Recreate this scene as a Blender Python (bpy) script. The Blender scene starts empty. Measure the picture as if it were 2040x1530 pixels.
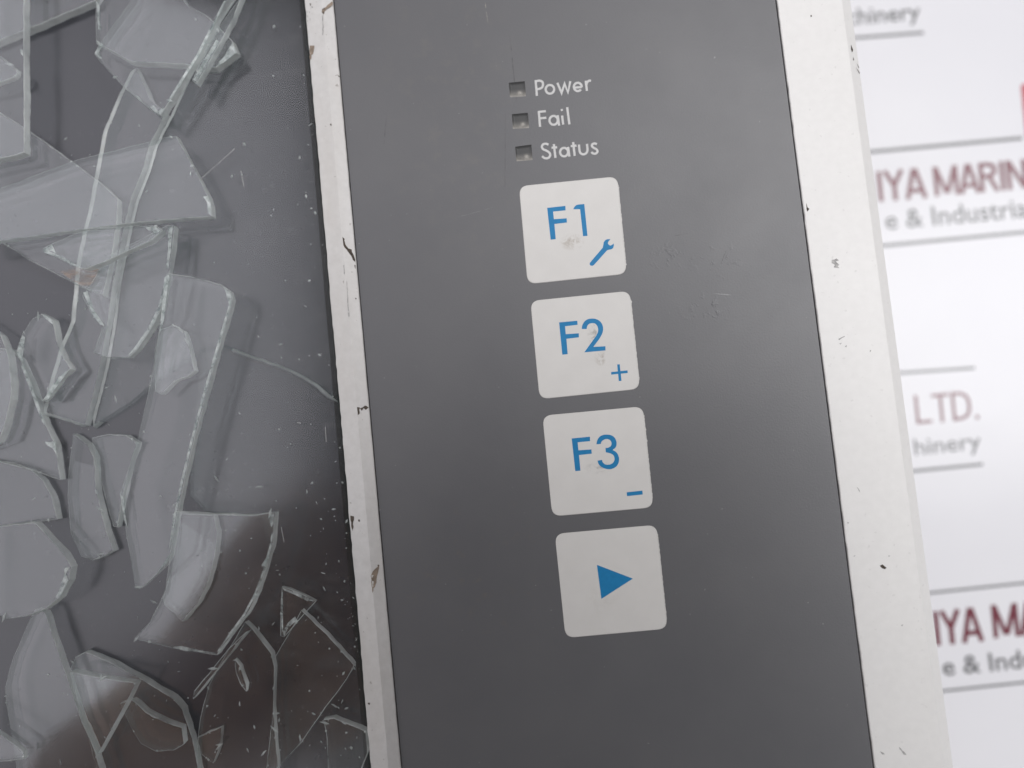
import bpy, bmesh, math, random
from mathutils import Vector, Matrix, Quaternion
from mathutils.geometry import tessellate_polygon

random.seed(11)
MM = 0.001                      # everything below is given in millimetres
sc = bpy.context.scene
COL = sc.collection

# ------------------------------------------------------------------ camera
FPX = 1550.0                    # focal length in photo pixels (2040 wide)
R = ((0.99459778, 0.10027372, 0.02684094),
     (-0.10179991, 0.99278803, 0.06331436),
     (-0.0202986, -0.06570472, 0.99763263))
CAM = Vector((-0.10824724 * 14, -2.4952452 * 14, 7.74285604 * 14))      # mm
cd = bpy.data.cameras.new('camera')
cam = bpy.data.objects.new('camera', cd)
COL.objects.link(cam)
m = Matrix.Identity(4)
rx, ry, rz = R
for i, s in enumerate((1, -1, -1)):
    m[i][0] = s * rx[i]
    m[i][1] = -s * ry[i]
    m[i][2] = -s * rz[i]
    m[i][3] = CAM[i] * MM
cam.matrix_world = m
cd.sensor_fit = 'HORIZONTAL'
cd.sensor_width = 36.0
cd.lens = 36.0 * FPX / 2040.0
cd.clip_start = 0.005
cd.clip_end = 50.0
cd.dof.use_dof = True
cd.dof.focus_distance = 0.1085
cd.dof.aperture_fstop = 7.4
sc.camera = cam

# ------------------------------------------------------------------ light
sc.view_settings.view_transform = 'Standard'
sc.view_settings.look = 'None'
sc.view_settings.exposure = 0.0
sc.view_settings.gamma = 1.0
w = bpy.data.worlds.new('World')
sc.world = w
w.use_nodes = True
w.node_tree.nodes['Background'].inputs[0].default_value = (0.985, 0.98, 1.0, 1)
w.node_tree.nodes['Background'].inputs[1].default_value = 0.25


def lamp(name, loc, size, radiance, col, aim=(0.01, -0.03, 0), roll=0.0):
    d = bpy.data.lights.new(name, 'AREA')
    d.shape = 'RECTANGLE'
    d.size, d.size_y = size
    d.energy = radiance * math.pi * size[0] * size[1]
    d.color = col
    o = bpy.data.objects.new(name, d)
    COL.objects.link(o)
    o.location = loc
    q = (Vector(aim) - Vector(loc)).to_track_quat('-Z', 'Y')
    o.rotation_euler = (q @ Quaternion((0, 0, 1), roll)).to_euler()
    return o


lamp('ceiling_light', (-1.13, 0.06, 1.5), (2.2, 1.35), 1.20, (0.93, 0.92, 1.0))
lamp('window_light', (0.90, 0.08, 1.35), (0.50, 0.62), 10.5, (0.985, 0.985, 1.0))
lamp('ceiling_light', (0.55, 0.55, 1.5), (0.85, 0.75), 4.2, (1.0, 0.985, 0.99))
lamp('window_light', (-1.65, 0.75, 0.55), (0.55, 0.5), 8.0, (1.0, 0.985, 0.96))

c = sc.cycles
c.max_bounces = 12
c.transparent_max_bounces = 48
c.glossy_bounces = 6
c.caustics_reflective = False
c.caustics_refractive = False
c.sample_clamp_indirect = 4.0
c.use_denoising = True

# ------------------------------------------------------------------ helpers


def un(px, py, z=0.0):
    """Where the sight line through photo point (px, py) meets the level z (mm)."""
    a, b = (px - 1020) / FPX, (py - 765) / FPX
    d = Vector((R[0][0] * a + R[1][0] * b + R[2][0],
                -(R[0][1] * a + R[1][1] * b + R[2][1]),
                -(R[0][2] * a + R[1][2] * b + R[2][2])))
    t = (z - CAM.z) / d.z
    return CAM + d * t


def tag(o, label=None, cat=None, group=None, kind=None):
    if label: o['label'] = label
    if cat: o['category'] = cat
    if group: o['group'] = group
    if kind: o['kind'] = kind
    return o


def empty(name, loc=(0, 0, 0)):
    o = bpy.data.objects.new(name, None)
    o.empty_display_size = 0.01
    o.location = Vector(loc) * MM
    COL.objects.link(o)
    return o


def mesh_obj(name, verts, faces, mats, parent=None, midx=None, smooth=False):
    me = bpy.data.meshes.new(name)
    me.from_pydata([Vector(v) * MM for v in verts], [], faces)
    for mt in (mats if isinstance(mats, (list, tuple)) else [mats]):
        me.materials.append(mt)
    if midx:
        for p, i in zip(me.polygons, midx): p.material_index = i
    bm = bmesh.new(); bm.from_mesh(me)
    bmesh.ops.recalc_face_normals(bm, faces=bm.faces)
    bm.to_mesh(me); bm.free()
    if smooth:
        for p in me.polygons: p.use_smooth = True
    o = bpy.data.objects.new(name, me)
    COL.objects.link(o)
    if parent: o.parent = parent
    return o


def area2(p):
    return sum(p[i][0] * p[(i + 1) % len(p)][1] - p[(i + 1) % len(p)][0] * p[i][1] for i in range(len(p)))


def flat_up(name, pts, z, mat, parent=None, holes=()):
    """Flat outline (mm) with holes, facing up."""
    loops = [[Vector((p[0], p[1], 0)) for p in pts]] + [[Vector((p[0], p[1], 0)) for p in h] for h in holes]
    tris = tessellate_polygon(loops)
    vs = [(v.x, v.y, z) for l in loops for v in l]
    me = bpy.data.meshes.new(name)
    fs = []
    for t in tris:
        a, b, d = (vs[i] for i in t)
        if (b[0]-a[0])*(d[1]-a[1]) - (d[0]-a[0])*(b[1]-a[1]) < 0: t = t[::-1]
        fs.append(tuple(t))
    me.from_pydata([Vector(v) * MM for v in vs], [], fs)
    me.materials.append(mat)
    o = bpy.data.objects.new(name, me)
    COL.objects.link(o)
    if parent: o.parent = parent
    return o


def slab(name, pts, z, h, mat, parent=None, chamfer=0.0):
    """Outline pts (mm), top at z, thickness h, small chamfer at the top edge."""
    if area2(pts) < 0: pts = pts[::-1]
    n = len(pts)
    rings = []
    if chamfer:
        ins = []
        for i in range(n):
            a, b, d = Vector(pts[i - 1][:2]), Vector(pts[i][:2]), Vector(pts[(i + 1) % n][:2])
            n1 = Vector((-(b - a).y, (b - a).x)).normalized(); n2 = Vector((-(d - b).y, (d - b).x)).normalized()
            k = (n1 + n2); k = k / max(k.length_squared, 0.3) * 2
            ins.append(b + k * chamfer)
        rings = [[(p.x, p.y, z) for p in ins], [(p[0], p[1], z - chamfer) for p in pts], [(p[0], p[1], z - h) for p in pts]]
    else:
        rings = [[(p[0], p[1], z) for p in pts], [(p[0], p[1], z - h) for p in pts]]
    vs = [v for r in rings for v in r]
    fs = [tuple(range(n)), tuple(reversed(range((len(rings) - 1) * n, len(rings) * n)))]
    for r in range(len(rings) - 1):
        for i in range(n):
            j = (i + 1) % n
            fs.append((r * n + i, (r + 1) * n + i, (r + 1) * n + j, r * n + j))
    return mesh_obj(name, vs, fs, mat, parent)


def zoomed(pts, ox, oy, k, z=0.0):
    return [un(ox + x / k, oy + y / k, z) for x, y in pts]


def ribbon(strokes, width, z, name, mat, parent, step=0.0006):
    """Printed strokes: each a list of points (mm); one mesh, strokes a hair above one another."""
    vs, fs = [], []
    for si, pts in enumerate(strokes):
        P = [Vector((p[0], p[1])) for p in pts]
        closed = (P[0] - P[-1]).length < 1e-4
        if closed: P = P[:-1]
        n = len(P); L, Rr = [], []
        for i in range(n):
            a = P[i - 1] if (i > 0 or closed) else None
            b = P[(i + 1) % n] if (i < n - 1 or closed) else None
            d1 = (P[i] - a).normalized() if a is not None else None
            d2 = (b - P[i]).normalized() if b is not None else None
            d1 = d1 or d2; d2 = d2 or d1
            n1, n2 = Vector((-d1.y, d1.x)), Vector((-d2.y, d2.x))
            k = n1 + n2
            k = k / max(k.length_squared, 0.5) * 2 * (width / 2)
            L.append(P[i] + k); Rr.append(P[i] - k)
        o = len(vs); zz = z + si * step
        vs += [(p.x, p.y, zz) for p in L] + [(p.x, p.y, zz) for p in Rr]
        for i in range(n if closed else n - 1):
            j = (i + 1) % n
            fs.append((o + n + i, o + n + j, o + j, o + i))
    me = bpy.data.meshes.new(name)
    me.from_pydata([Vector(v) * MM for v in vs], [], fs)
    me.materials.append(mat)
    ob = bpy.data.objects.new(name, me)
    COL.objects.link(ob); ob.parent = parent
    return ob


def arc(cx, cy, rx_, ry_, a0, a1, n=22):
    return [(cx + rx_ * math.cos(math.radians(a0 + (a1 - a0) * i / n)),
             cy - ry_ * math.sin(math.radians(a0 + (a1 - a0) * i / n))) for i in range(n + 1)]


def smooth_line(pts, n=5):
    out = []
    P = [Vector((p[0], p[1])) for p in pts]
    for i in range(len(P) - 1):
        p0, p1, p2, p3 = P[max(i - 1, 0)], P[i], P[i + 1], P[min(i + 2, len(P) - 1)]
        for k in range(n):
            t = k / n
            out.append(0.5 * ((2 * p1) + (p2 - p0) * t + (2 * p0 - 5 * p1 + 4 * p2 - p3) * t * t + (3 * p1 - p0 - 3 * p2 + p3) * t ** 3))
    out.append(P[-1])
    return [(p.x, p.y) for p in out]

# ------------------------------------------------------------------ materials


class NT:
    def __init__(self, name):
        self.m = bpy.data.materials.new(name); self.m.use_nodes = True
        self.t = self.m.node_tree
        self.t.nodes.clear()
        self.out = self.t.nodes.new('ShaderNodeOutputMaterial')
        self.co = self.n('ShaderNodeTexCoord').outputs['Object']

    def n(self, typ, **kw):
        nd = self.t.nodes.new(typ)
        for k, v in kw.items():
            if k.startswith('i_'):
                key = k[2:].replace('_', ' ')
                s = nd.inputs[int(key) if key.isdigit() else key]
                if hasattr(v, 'is_output'): self.t.links.new(v, s)
                else: s.default_value = v
            else: setattr(nd, k, v)
        return nd

    def noise(self, scale, detail=3, rough=0.55, vec=None, dist=0.0):
        return self.n('ShaderNodeTexNoise', i_Vector=vec or self.co, i_Scale=scale, i_Detail=detail, i_Roughness=rough, i_Distortion=dist).outputs[0]

    def stretch(self, sx, sy, rot=0.0, loc=(0, 0, 0)):
        return self.n('ShaderNodeMapping', i_Vector=self.co, i_Scale=(sx, sy, 1), i_Rotation=(0, 0, rot), i_Location=loc).outputs[0]

    def ramp(self, fac, a, b, lo=0.0, hi=1.0):
        return self.n('ShaderNodeMapRange', i_Value=fac, i_From_Min=a, i_From_Max=b, i_To_Min=lo, i_To_Max=hi).outputs[0]

    def math(self, op, a, b=0.0):
        return self.n('ShaderNodeMath', operation=op, i_0=a, i_1=b).outputs[0]

    def mix(self, fac, a, b):
        nd = self.n('ShaderNodeMix', data_type='RGBA')
        for s, v in ((nd.inputs[0], fac), (nd.inputs[6], a), (nd.inputs[7], b)):
            if hasattr(v, 'is_output'): self.t.links.new(v, s)
            else: s.default_value = v if not isinstance(v, tuple) else (*v, 1)[:4]
        return nd.outputs[2]

    def spot(self, x, y, rx_, ry_, soft=0.5):
        """1 inside an ellipse at x, y (mm), fading out."""
        mp = self.n('ShaderNodeMapping', i_Vector=self.co, vector_type='POINT',
                    i_Location=(-x / rx_, -y / ry_, 0), i_Scale=(1 / (rx_ * MM), 1 / (ry_ * MM), 0)).outputs[0]
        d = self.n('ShaderNodeVectorMath', operation='LENGTH', i_0=mp).outputs['Value']
        return self.ramp(d, 1.0, 1.0 - soft)

    def bump(self, h, strength, dist):
        return self.n('ShaderNodeBump', i_Height=h, i_Strength=strength, i_Distance=dist * MM).outputs[0]

    def bsdf(self, **kw):
        b = self.n('ShaderNodeBsdfPrincipled', **kw)
        self.t.links.new(b.outputs[0], self.out.inputs[0])
        return b

    def done(self, sh):
        self.t.links.new(sh, self.out.inputs[0]); return self.m


def mat_paint():
    """light aluminium-grey powder paint with faint grime"""
    t = NT('light_grey_paint')
    g = t.ramp(t.noise(900, 4), 0.35, 0.7)
    g2 = t.ramp(t.noise(70, 5, 0.65), 0.35, 0.75)
    base = t.mix(g, (0.795, 0.78, 0.76), (0.825, 0.81, 0.79))
    base = t.mix(t.math('MULTIPLY', g2, 0.16), base, (0.66, 0.645, 0.625))
    sp = t.ramp(t.noise(1500, 2, 0.4), 0.70, 0.76)
    base = t.mix(t.math('MULTIPLY', sp, 0.25), base, (0.5, 0.48, 0.46))
    h = t.noise(2600, 3)
    t.bsdf(i_Base_Color=base, i_Roughness=0.42, i_Normal=t.bump(h, 0.25, 0.02))
    return t.m


def mat_bar():
    t = NT('worn_bar_paint')
    g = t.ramp(t.noise(1100, 4), 0.3, 0.7)
    g2 = t.ramp(t.noise(55, 6, 0.7, t.stretch(1.6, 0.5)), 0.42, 0.72)
    base = t.mix(g, (0.585, 0.57, 0.555), (0.65, 0.635, 0.62))
    base = t.mix(t.math('MULTIPLY', g2, 0.6), base, (0.53, 0.50, 0.465))
    sp = t.ramp(t.noise(1300, 3, 0.5), 0.70, 0.75)
    base = t.mix(t.math('MULTIPLY', sp, 0.6), base, (0.2, 0.17, 0.14))
    t.bsdf(i_Base_Color=base, i_Roughness=0.42, i_Normal=t.bump(t.noise(2300, 3), 0.25, 0.02))
    return t.m


def mat_membrane():
    t = NT('grey_membrane_film')
    n1 = t.noise(45, 5, 0.6)
    base = t.mix(t.ramp(n1, 0.3, 0.7), (0.104, 0.104, 0.111), (0.121, 0.120, 0.125))
    # grime veil left of the keys, rubbed spots
    grime = t.math('MULTIPLY', t.ramp(t.noise(380, 4, 0.7), 0.52, 0.72), t.spot(-8, 12, 14, 30, 0.9))
    base = t.mix(t.math('MULTIPLY', grime, 0.35), base, (0.17, 0.155, 0.135))
    grime2 = t.math('MULTIPLY', t.ramp(t.noise(420, 4, 0.7), 0.58, 0.70), t.spot(-10, -52, 14, 13, 0.8))
    base = t.mix(t.math('MULTIPLY', grime2, 0.4), base, (0.16, 0.13, 0.10))
    # light specks
    sp = t.ramp(t.noise(1700, 2, 0.4), 0.765, 0.79)
    base = t.mix(t.math('MULTIPLY', sp, 0.35), base, (0.42, 0.41, 0.40))
    # fine scratch down past the lamps
    for (x, y, ln, wd, rot, col, a) in SCRATCH:
        mp = t.n('ShaderNodeMapping', vector_type='TEXTURE', i_Vector=t.co, i_Location=(x * MM, y * MM, 0), i_Rotation=(0, 0, rot), i_Scale=(ln * MM, wd * MM, 1)).outputs[0]
        wob = t.n('ShaderNodeVectorMath', operation='ADD', i_0=mp,
                  i_1=t.n('ShaderNodeVectorMath', operation='SCALE', i_0=t.n('ShaderNodeTexNoise', i_Vector=t.co, i_Scale=600.0).outputs[1], i_Scale=1.2).outputs[0]).outputs[0]
        d = t.n('ShaderNodeVectorMath', operation='LENGTH', i_0=t.n('ShaderNodeVectorMath', operation='SUBTRACT', i_0=wob, i_1=(0.6, 0.6, 0.6)).outputs[0]).outputs['Value']
        msk = t.math('MULTIPLY', t.ramp(d, 1.0, 0.5), t.ramp(t.noise(900, 3), 0.35, 0.6))
        base = t.mix(t.math('MULTIPLY', msk, a), base, col)
    grain = t.noise(3600, 2, 0.6)
    dents = t.math('MULTIPLY', t.ramp(t.noise(750, 3, 0.6, dist=0.6), 0.56, 0.70), t.math('MAXIMUM', t.spot(26.5, -13.5, 4.2, 3.2, 0.7), t.math('MAXIMUM', t.spot(20.5, -12.2, 4.0, 2.6, 0.7), t.spot(24, -20, 4.5, 3, 0.7))))
    b1 = t.bump(grain, 0.36, 0.035)
    nb = t.n('ShaderNodeBump', i_Height=dents, i_Strength=0.5, i_Distance=0.06 * MM, i_Normal=b1).outputs[0]
    t.bsdf(i_Base_Color=base, i_Roughness=t.ramp(t.noise(28, 5, 0.65), 0.3, 0.7, 0.40, 0.50), i_Specular_IOR_Level=0.78, i_Normal=nb)
    return t.m


SCRATCH = [(1.0, 17.5, 6.0, 0.10, math.radians(90), (0.05, 0.05, 0.05), 0.8),
           (-1.4, 5.0, 7.0, 0.09, math.radians(84), (0.05, 0.05, 0.05), 0.6),
           (-2.0, 26.0, 1.6, 0.10, math.radians(92), (0.42, 0.38, 0.32), 0.9),
           (-18.2, 10.0, 2.4, 0.12, math.radians(80), (0.05, 0.05, 0.05), 0.5),
           (22.0, -9.3, 1.3, 0.06, math.radians(4), (0.03, 0.03, 0.03), 0.7),
           (27.6, -13.0, 1.6, 0.08, math.radians(60), (0.03, 0.03, 0.03), 0.6),
           (26.8, -18.3, 1.4, 0.08, math.radians(-12), (0.35, 0.35, 0.35), 0.6),
           (-6.5, -3.0, 3.0, 0.06, math.radians(10), (0.25, 0.25, 0.25), 0.5)]


def mat_key(stains):
    t = NT('off_white_key_film')
    base = t.mix(t.ramp(t.noise(300, 4), 0.3, 0.7), (0.675, 0.657, 0.63), (0.705, 0.687, 0.66))
    sp = t.ramp(t.noise(620, 5, 0.75, dist=0.8), 0.46, 0.62)
    for (x, y, a, b, col, s) in stains:
        k = t.math('MULTIPLY', t.math('MULTIPLY', sp, t.spot(x, y, a, b, 0.7)), s)
        base = t.mix(k, base, col)
    t.bsdf(i_Base_Color=base, i_Roughness=0.40, i_Specular_IOR_Level=0.3, i_Normal=t.bump(t.noise(3000, 2), 0.15, 0.03))
    return t.m


def mat_plain(name, col, rough=0.5, spec=0.5, var=0.12, scale=400, bump=0.0):
    t = NT(name)
    base = t.mix(t.ramp(t.noise(scale, 4), 0.3, 0.7), tuple(x * (1 - var) for x in col), tuple(min(1, x * (1 + var)) for x in col))
    kw = dict(i_Base_Color=base, i_Roughness=rough, i_Specular_IOR_Level=spec)
    if bump: kw['i_Normal'] = t.bump(t.noise(scale * 3, 3), bump, 0.03)
    t.bsdf(**kw)
    return t.m


def mat_ink(name, col, wear=0.0, rough=0.42, spec=0.3):
    t = NT(name)
    base = t.mix(t.ramp(t.noise(1200, 3), 0.3, 0.7), col, tuple(min(1, x * 1.12) for x in col))
    if wear:
        sc_ = t.ramp(t.noise(500, 4, 0.7, t.stretch(0.5, 2.5)), 0.66, 0.72)
        base = t.mix(t.math('MULTIPLY', sc_, wear), base, (0.6, 0.6, 0.58))
    t.bsdf(i_Base_Color=base, i_Roughness=rough, i_Specular_IOR_Level=spec)
    return t.m


def mat_lcd():
    t = NT('dark_display_film')
    dust_or_light = t.math('MULTIPLY', t.ramp(t.noise(900, 5, 0.75), 0.60, 0.75), t.ramp(t.noise(60, 3), 0.35, 0.65))
    base = t.mix(t.ramp(t.noise(30, 4), 0.3, 0.7), (0.016, 0.017, 0.024), (0.021, 0.021, 0.028))
    base = t.mix(t.math('MULTIPLY', dust_or_light, 0.22), base, (0.30, 0.29, 0.28))
    t.bsdf(i_Base_Color=base, i_Roughness=t.ramp(t.noise(40, 4), 0.3, 0.7, 0.20, 0.26), i_Specular_IOR_Level=1.0)
    return t.m


def schlick(t, f0):
    f = t.n('ShaderNodeLayerWeight', i_Blend=0.5).outputs['Facing']
    p = t.math('POWER', f, 5.0)
    return t.math('ADD', t.math('MULTIPLY', p, 1 - f0), f0)


def mat_glass(name='clear_glass', dust_amt=0.010, f0=0.044, rough=0.06, mottle=0.015):
    t = NT(name)
    tr = t.n('ShaderNodeBsdfTransparent', i_Color=(0.975, 0.981, 0.98, 1))
    wav = t.bump(t.noise(60, 2), 0.03, 0.25)
    gl = t.n('ShaderNodeBsdfGlossy', i_Roughness=rough, i_Color=(1, 1, 1, 1), i_Normal=wav)
    mx = t.n('ShaderNodeMixShader', i_0=schlick(t, f0), i_1=tr.outputs[0], i_2=gl.outputs[0])
    smear = t.ramp(t.noise(120, 6, 0.7), 0.40, 0.75)
    specks = t.ramp(t.noise(1300, 2, 0.5), 0.79, 0.82)
    blot = t.math('MULTIPLY', t.ramp(t.noise(420, 5, 0.72, t.stretch(0.7, 1.5, 0.5)), 0.52, 0.74), t.ramp(t.noise(45, 3), 0.38, 0.62))
    fac = t.math('ADD', t.math('ADD', t.math('MULTIPLY', smear, dust_amt), t.math('MULTIPLY', specks, 0.25)), t.math('MULTIPLY', blot, mottle))
    df = t.n('ShaderNodeBsdfDiffuse', i_Color=(0.55, 0.55, 0.55, 1))
    mx2 = t.n('ShaderNodeMixShader', i_0=fac, i_1=mx.outputs[0], i_2=df.outputs[0])
    return t.done(mx2.outputs[0])


def mat_fracture(name='broken_glass_edge', lo=0.62, hi=1.08, inner=0.80, rough=0.22, scale=260):
    """ground-looking broken edge of float glass"""
    t = NT(name)
    n = t.noise(420, 5, 0.65)
    bp = t.bump(n, 0.55, 0.12)
    p = t.n('ShaderNodeBsdfPrincipled', i_Base_Color=t.mix(t.ramp(n, 0.3, 0.7), (0.80, 0.84, 0.83), (0.88, 0.91, 0.90)),
            i_Roughness=rough, i_Specular_IOR_Level=0.9, i_Normal=bp)
    tl = t.n('ShaderNodeBsdfTranslucent', i_Color=(0.84, 0.875, 0.865, 1), i_Normal=bp)
    body = t.n('ShaderNodeMixShader', i_0=0.40, i_1=p.outputs[0], i_2=tl.outputs[0])
    tr = t.n('ShaderNodeBsdfTransparent', i_Color=(0.86, 0.90, 0.89, 1))
    fac = t.n('ShaderNodeMapRange', i_Value=t.noise(scale, 4, 0.6), i_From_Min=0.30, i_From_Max=0.70, i_To_Min=lo, i_To_Max=hi).outputs[0]
    fac = t.n('ShaderNodeClamp', i_Value=fac).outputs[0]
    rnd = t.n('ShaderNodeObjectInfo').outputs['Random']
    back = t.n('ShaderNodeNewGeometry').outputs['Backfacing']          # seen through the shard itself: mostly clear
    fac = t.math('MULTIPLY', fac, t.math('SUBTRACT', 1.0, t.math('MULTIPLY', back, inner)))
    fac = t.math('MULTIPLY', fac, t.math('MULTIPLY', t.ramp(rnd, 0.0, 1.0, 0.78, 1.0), t.ramp(t.noise(75, 3, 0.6), 0.36, 0.60, 0.62, 1.0)))
    return t.done(t.n('ShaderNodeMixShader', i_0=fac, i_1=tr.outputs[0], i_2=body.outputs[0]).outputs[0])


def mat_sheet():
    t = NT('glossy_printed_vinyl')
    wr = t.noise(9, 3, 0.5, t.stretch(0.7, 2.2))
    base = t.mix(t.ramp(t.noise(40, 3), 0.3, 0.7), (0.815, 0.81, 0.84), (0.84, 0.835, 0.86))
    t.bsdf(i_Base_Color=base, i_Roughness=0.22, i_Specular_IOR_Level=0.30, i_Normal=t.bump(wr, 0.25, 2.5))
    return t.m


M_PAINT, M_BAR, M_MEM = mat_paint(), mat_bar(), mat_membrane()
M_BLUE = mat_ink('blue_print', (0.016, 0.195, 0.42), 0.35)
M_WHITE = mat_ink('white_print', (0.56, 0.555, 0.545), 0.0)
M_LCD, M_GLASS, M_EDGE, M_SHEET = mat_lcd(), mat_glass(), mat_fracture(), mat_sheet()
M_PANE = mat_glass('dusty_pane_glass', 0.014, 0.030, 0.17, 0.07)
M_ARRIS = mat_fracture('sharp_glass_arris', 0.15, 1.6, 0.3, 0.14)
M_CRACK = mat_fracture('hairline_crack_face', 0.0, 0.08, 0.6)
M_GAP = mat_plain('dark_gap', (0.012, 0.012, 0.012), 0.8)
M_CHIP = mat_plain('brown_chip', (0.085, 0.068, 0.055), 0.7, 0.2, 0.4, 1500, 0.4)
M_TAN = mat_plain('tan_grime', (0.27, 0.215, 0.17), 0.7, 0.2, 0.3, 1200, 0.2)
def mat_brown_patch():
    t = NT('brown_patch')
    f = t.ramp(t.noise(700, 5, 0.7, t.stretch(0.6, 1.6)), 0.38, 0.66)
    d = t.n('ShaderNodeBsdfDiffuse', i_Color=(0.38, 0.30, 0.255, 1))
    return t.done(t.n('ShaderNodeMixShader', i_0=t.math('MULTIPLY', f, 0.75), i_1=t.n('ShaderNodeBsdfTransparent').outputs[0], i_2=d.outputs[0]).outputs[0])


M_BROWN_PATCH = mat_brown_patch()
M_PALE = mat_plain('grey_flake', (0.40, 0.39, 0.38), 0.6, 0.3, 0.4, 1800, 0.3)
M_RED = mat_ink('dark_red_print', (0.18, 0.045, 0.062), 0, 0.22, 0.45)
M_LOGO = mat_ink('bright_red_print', (0.50, 0.045, 0.06), 0, 0.19, 0.6)
M_GREY = mat_ink('grey_print', (0.17, 0.17, 0.175), 0, 0.22, 0.4)
M_TABLE = mat_plain('pale_tabletop', (0.45, 0.44, 0.42), 0.5)
M_LENS = None


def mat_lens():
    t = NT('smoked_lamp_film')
    g = t.n('ShaderNodeAttribute', attribute_name='lit_tone').outputs['Fac']  # share of the painted lit tone in the lower part
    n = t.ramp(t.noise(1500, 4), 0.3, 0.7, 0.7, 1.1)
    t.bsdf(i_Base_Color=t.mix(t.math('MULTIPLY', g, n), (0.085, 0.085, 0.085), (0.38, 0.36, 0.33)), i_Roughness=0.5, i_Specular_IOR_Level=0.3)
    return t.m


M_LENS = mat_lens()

# ------------------------------------------------------------------ tabletop and printed sheet
Z_SHEET = -42.0
TB = slab('tabletop', [(-700, -600), (700, -600), (700, 600), (-700, 600)], Z_SHEET - 1.0, 25, M_TABLE)
tag(TB, kind='structure')
sheet = empty('printed_sheet', (60, -30, Z_SHEET))
tag(sheet, 'white glossy printed sheet with red and grey lettering, lying under the panel at right', 'printed sheet')


def on(o, par):
    o.parent = par
    o.matrix_parent_inverse = Matrix.Translation(par.location).inverted()
    return o


on(slab('sheet_vinyl', [(-330, -330), (330, -330), (330, 330), (-330, 330)], Z_SHEET, 0.4, M_SHEET), sheet)


def lettering(txt, base0, base1, cap, mat, offset=0.0, label=None, zo=0.05):
    """Print txt on the sheet: its baseline runs from photo point base0 to base1, capitals cap photo pixels tall."""
    z = Z_SHEET + zo
    a, b = un(*base0, z), un(*base1, z)
    d = (b - a); wdt = d.length; ang = math.atan2(d.y, d.x)
    up = un(base0[0] - cap * 0.1, base0[1] - cap, z)
    hgt = (up - a).length
    cu = bpy.data.curves.new('text', 'FONT')
    cu.body = txt; cu.size = 1.0; cu.offset = offset; cu.resolution_u = 3
    ob = bpy.data.objects.new('text', cu); COL.objects.link(ob)
    dg = bpy.context.evaluated_depsgraph_get()
    me = bpy.data.meshes.new_from_object(ob.evaluated_get(dg))
    bpy.data.objects.remove(ob); bpy.data.curves.remove(cu)
    xs = [v.co.x for v in me.vertices]
    x0, x1 = min(xs), max(xs)
    sx, sy = wdt / (x1 - x0), hgt / 0.73
    ca, sa = math.cos(ang), math.sin(ang)
    for v in me.vertices:
        x, y = (v.co.x - x0) * sx, v.co.y * sy
        v.co = Vector((a.x + x * ca - y * sa, a.y + x * sa + y * ca, z)) * MM
    me.materials.clear(); me.materials.append(mat)
    me.name = 'lettering'
    o = bpy.data.objects.new('lettering', me); COL.objects.link(o)
    on(o, sheet)
    if label: o['label'] = label
    return o


def rule(p0, p1, wpx):
    z = Z_SHEET + 0.05
    a, b = un(*p0, z), un(*p1, z)
    q = un(p0[0], p0[1] + wpx, z)
    n = Vector((-(b - a).y, (b - a).x, 0)).normalized() * ((q - a).length / 2)
    o = flat_up('rule_line', [a - n, b - n, b + n, a + n], z, M_GREY)
    on(o, sheet)


GL = {  # strokes in a unit box: width, list of polylines (x right, y up)
    'I': (0.22, [[(0.11, 0), (0.11, 1)]]),
    'Y': (0.56, [[(0.05, 1), (0.28, 0.48)], [(0.51, 1), (0.28, 0.48)], [(0.28, 0.52), (0.28, 0)]]),
    'A': (0.58, [[(0.05, 0), (0.27, 1)], [(0.53, 0), (0.31, 1)], [(0.14, 0.27), (0.44, 0.27)]]),
    'M': (0.76, [[(0.08, 0), (0.08, 1)], [(0.68, 0), (0.68, 1)], [(0.10, 0.98), (0.36, 0.08)], [(0.66, 0.98), (0.40, 0.08)]]),
    'R': (0.58, [[(0.08, 0), (0.08, 1)], [(0.08, 0.93), (0.32, 0.93), (0.45, 0.86), (0.48, 0.73), (0.44, 0.60), (0.32, 0.53), (0.08, 0.53)], [(0.30, 0.52), (0.52, 0)]]),
    'N': (0.62, [[(0.08, 0), (0.08, 1)], [(0.54, 0), (0.54, 1)], [(0.10, 0.97), (0.52, 0.03)]]),
    'E': (0.52, [[(0.08, 0), (0.08, 1)], [(0.08, 0.93), (0.48, 0.93)], [(0.08, 0.53), (0.44, 0.53)], [(0.08, 0.07), (0.48, 0.07)]]),
    'L': (0.50, [[(0.08, 1), (0.08, 0.07), (0.48, 0.07)]]),
    'T': (0.54, [[(0.02, 0.93), (0.52, 0.93)], [(0.27, 0.93), (0.27, 0)]]),
    'D': (0.60, [[(0.08, 0), (0.08, 1)], [(0.08, 0.93), (0.30, 0.93), (0.45, 0.84), (0.52, 0.66), (0.52, 0.34), (0.45, 0.16), (0.30, 0.07), (0.08, 0.07)]]),
    '.': (0.24, [[(0.12, 0), (0.12, 0.14)]]),
}


def bold_print(txt, base0, base1, cap, mat, label, weight=0.145):
    z = Z_SHEET + 0.05
    a, b = un(*base0, z), un(*base1, z)
    up = un(base0[0] - cap * 0.1, base0[1] - cap, z) - a
    tot = sum(GL[ch][0] for ch in txt)
    ux = (b - a) / tot
    st_, x = [], 0.0
    for ch in txt:
        wd, ls = GL[ch]
        for l in ls: st_.append([a + ux * (x + p[0]) + up * p[1] for p in l])
        x += wd
    o = ribbon(st_, weight * up.length, z, 'lettering', mat, None, 0.003)
    on(o, sheet); o['label'] = label


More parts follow.
